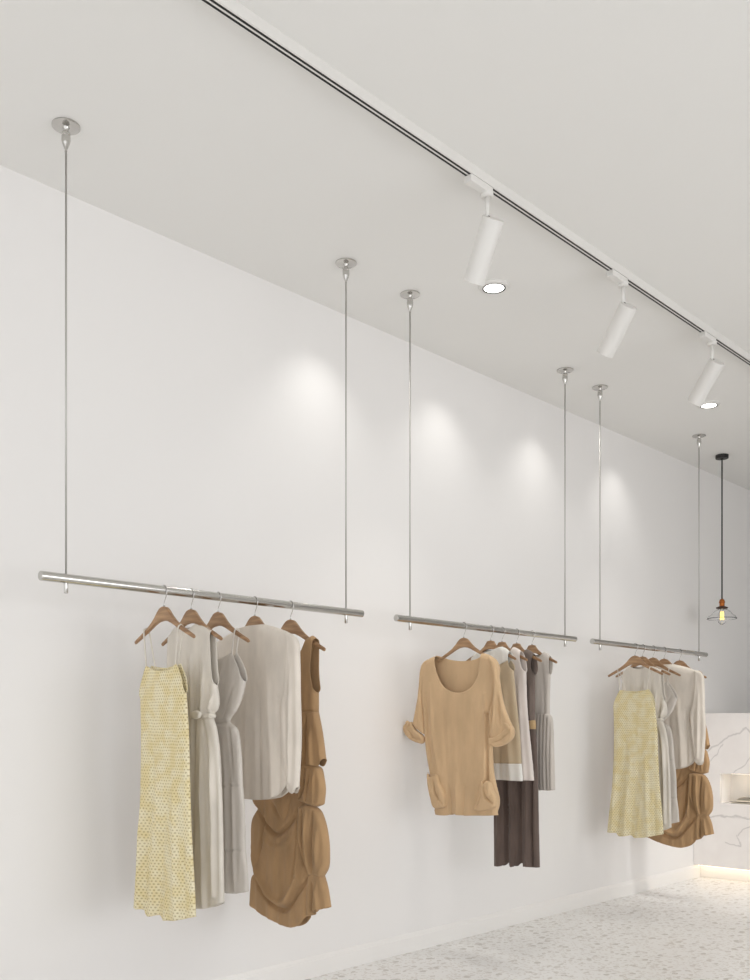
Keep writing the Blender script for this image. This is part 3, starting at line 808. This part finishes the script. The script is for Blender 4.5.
# ------------------------------------------------------------------ pendant lamp
zc = F*(CEIL-EYE)/(HZ-455); Xc = (722-CX)/F*zc
PX, PY = Xc*SN+zc*C, zc*SN-Xc*C
pd = empty('pendant_lamp', (PX, PY, CEIL), 0, label='pendant lamp with clear glass shade and black ceiling canopy, above the marble counter', cat='pendant lamp')
bm = bmesh.new(); lathe(bm, [(.044, 0), (.047, -.002), (.047, -.026), (.044, -.028), (.012, -.029), (.006, -.036)], 36); autosmooth(link('canopy', bm, M_black, pd), 30)
zb = z_at(600, PX, PY)-CEIL
bm = bmesh.new(); tube(bm, [(0, 0, -.03), (0, 0, zb)], .0052, 10); link('cord', bm, M_black, pd)
bm = bmesh.new(); lathe(bm, [(.008, zb+.008), (.018, zb), (.020, zb-.012), (.023, zb-.014), (.023, zb-.020), (.019, zb-.022), (.019, zb-.044), (.024, zb-.05)], 28); autosmooth(link('lamp_socket', bm, M_copper, pd), 30)
bm = bmesh.new(); lathe(bm, [(.024, zb-.048), (.044, zb-.056), (.042, zb-.064), (.024, zb-.068)], 28); autosmooth(link('shade_holder', bm, M_brass, pd), 30)
pr = [(.024, -.066), (.036, -.070), (.056, -.084), (.074, -.104), (.082, -.112), (.096, -.120), (.106, -.136), (.109, -.142)]
pr = [(r_, zb+z_) for r_, z_ in pr]
bm = bmesh.new(); lathe(bm, pr+[(r_-.0016, z_-.0006) for r_, z_ in pr[::-1]], 56, cap=False); link('glass_shade', bm, M_glass, pd)
bm = bmesh.new(); lathe(bm, [(.001, zb-.186), (.014, zb-.182), (.027, zb-.168), (.033, zb-.145), (.030, zb-.120), (.020, zb-.090), (.014, zb-.078), (.013, zb-.066)], 28); bl = link('bulb', bm, M_glass, pd)
bm = bmesh.new()
for k in range(6):
    an = k*PI/3; tube(bm, [(.007*math.cos(an), .007*math.sin(an), zb-.09), (.010*math.cos(an), .010*math.sin(an), zb-.148)], .0016, 6)
link('filament', bm, M_fil, bl)

# ------------------------------------------------------------------ marble counter
CZ = z_at(713.5, CNX, YW); CB = .105
def yz(px, py):
    y = y_at(px, CNX); return (y, z_at(py, CNX, y))
V = []
def vein(pts, w):
    for a_, b_ in zip(pts, pts[1:]): V.append((yz(*a_), yz(*b_), w))
vein([(703, 754), (722, 741), (747, 729), (768, 742)], .010)
vein([(704, 767), (714, 759), (722, 744)], .007)
vein([(735, 774), (750, 760), (780, 745)], .007)
vein([(706, 818), (722, 815), (752, 818), (790, 806)], .010)
vein([(738, 834), (752, 825), (770, 812)], .008)
vein([(726, 842), (741, 845), (736, 834)], .007)
M_marb = marble(V)
NY1 = y_at(720, CNX); NY0 = NY1-1.1
NZ1, NZ0 = z_at(773.5, CNX, NY1), z_at(803, CNX, NY1)
CY0 = YW-2.4; CD = .6
ct = empty('marble_counter', (CNX, YW-.002, 0), 0, label='white veined marble counter with a lit niche, at the far end of the room', cat='counter')
def cb(name, lo, hi, m, parent=ct):
    o = (CNX, YW-.002, 0)
    return bbox(name, tuple(lo[i]-o[i] for i in range(3)), tuple(hi[i]-o[i] for i in range(3)), m, parent)
# front slab with an opening for the niche (object coordinates are shifted, so the vein map uses a world-placed mesh)
bm = bmesh.new()
YA = YW-.002
for lo, hi in (((CNX, CY0, CB), (CNX+.03, NY0, CZ)), ((CNX, NY1, CB), (CNX+.03, YA, CZ)), ((CNX, NY0, CB), (CNX+.03, NY1, NZ0)), ((CNX, NY0, NZ1), (CNX+.03, NY1, CZ))):
    box(bm, lo, hi)
bmesh.ops.remove_doubles(bm, verts=bm.verts[:], dist=1e-5)
fr = link('marble_front', bm, M_marb, None, smooth=False)
fr.parent = ct; fr.matrix_parent_inverse = Matrix.Translation((-CNX, -YA, 0))
ND = .17
cb('carcass', (CNX+.031, CY0+.02, CB+.02), (CNX+CD, YA, NZ0-.02), M_white)
cb('countertop', (CNX+.031, CY0, CZ-.03), (CNX+CD, YA, CZ), M_marb)
cb('niche_back', (CNX+.03+ND, NY0-.02, NZ0-.02), (CNX+.05+ND, NY1+.02, CZ-.031), M_trim)
cb('niche_side', (CNX+.031, NY1, NZ0-.02), (CNX+.03+ND, NY1+.02, NZ1+.02), M_trim)
cb('niche_side', (CNX+.031, NY0-.02, NZ0-.02), (CNX+.03+ND, NY0, NZ1+.02), M_trim)
cb('niche_shelf', (CNX+.031, NY0, NZ0-.019), (CNX+.03+ND, NY1, NZ0), M_marb)
cb('niche_top', (CNX+.031, NY0, NZ1), (CNX+.03+ND, NY1, NZ1+.02), M_trim)
cb('light_strip', (CNX+.10, NY0+.05, NZ1-.006), (CNX+.13, NY1-.05, NZ1-.001), M_led)
cb('toe_kick', (CNX+.09, CY0+.05, 0), (CNX+.11, YA, CB+.019), M_trim)
cb('light_strip', (CNX+.045, CY0+.05, CB-.008), (CNX+.06, YA-.016, CB-.001), M_led)

# magazines lying in the niche
M_pap = mat('magazine_cover', (190, 180, 160), .4); M_pap2 = mat('magazine_cover_dark', (112, 104, 92), .4); M_page = mat('paper_pages', (230, 222, 205), .8)
def magazine(x, y, z, rz, w, l, t, m, label, tilt=0):
    r = empty('magazine', (x, y, z), rz, label=label, cat='magazine', group='magazines in the lit niche')
    r.rotation_euler = (tilt, 0, rz)
    bbox('pages', (-w/2+.003, -l/2+.003, .001), (w/2-.003, l/2-.003, t-.001), M_page, r)
    bbox('cover', (-w/2, -l/2, t-.001), (w/2, l/2, t), m, r)
    bbox('back_cover', (-w/2, -l/2, 0), (w/2, l/2, .001), m, r)
zx = CNX+.03+ND/2
ym = NY1-.19
magazine(zx, ym, NZ0+.001, .03, .15, .24, .008, M_pap2, 'dark edged magazine at the bottom of the flat pile in the lit niche')
magazine(zx, ym-.02, NZ0+.0135, -.05, .145, .20, .016, M_pap, 'thick beige magazine in the middle of the flat pile in the lit niche')
magazine(zx+.003, ym-.035, NZ0+.033, .06, .14, .21, .007, M_pap2, 'thin dark magazine on top of the flat pile in the lit niche')

# ------------------------------------------------------------------ light
W = bpy.data.worlds.new('world'); S.world = W; W.use_nodes = True
bg = W.node_tree.nodes['Background']; bg.inputs[0].default_value = (.972, .98, 1, 1); bg.inputs[1].default_value = 1.66
# added soft fill light on the open side, no window behind it
def area(name, loc, target, sx, sy, e, col=(1, .985, .96)):
    l = bpy.data.lights.new(name, 'AREA'); l.shape = 'RECTANGLE'; l.size = sx; l.size_y = sy; l.energy = e; l.color = col
    o = bpy.data.objects.new(name, l); COL.objects.link(o); o.location = loc
    o.rotation_euler = (Vector(target)-Vector(loc)).to_track_quat('-Z', 'Y').to_euler()
    return o
area('open_side_fill', (4.0, -2.9, 1.3), (4.2, 3.3, .9), 3.6, 1.9, 52, (.985, .99, 1))
# added spot without a fixture, off the track, to brighten the counter
spot_l = bpy.data.lights.new('counter_fill_spot', 'SPOT'); spot_l.energy = 150; spot_l.spot_size = math.radians(52); spot_l.spot_blend = .9; spot_l.shadow_soft_size = .12; spot_l.color = (1, .985, .97)
so_ = bpy.data.objects.new('counter_fill_spot', spot_l); COL.objects.link(so_); so_.location = (5.5, YT-.9, CEIL-.25)
so_.rotation_euler = (Vector((7.1, 2.7, .35))-so_.location).to_track_quat('-Z', 'Y').to_euler()
# wall washers
for px in (315, 438, 533, 613):
    X = s_at(px, YW)
    l = bpy.data.lights.new('wall_washer', 'SPOT'); l.energy = 9; l.spot_size = math.radians(100); l.spot_blend = 1; l.shadow_soft_size = .03; l.color = (1, .985, .95)
    o = bpy.data.objects.new('wall_washer', l); COL.objects.link(o); o.location = (X, YW-.26, CEIL-.03)
    o.rotation_euler = Vector((0, .03, -1)).to_track_quat('-Z', 'Y').to_euler()

S.view_settings.view_transform = 'Standard'
S.view_settings.look = 'None'
S.view_settings.gamma = 1; S.view_settings.use_curve_mapping = False
S.view_settings.exposure = -0.06
S.cycles.use_denoising = True
S.cycles.max_bounces = 10; S.cycles.diffuse_bounces = 6
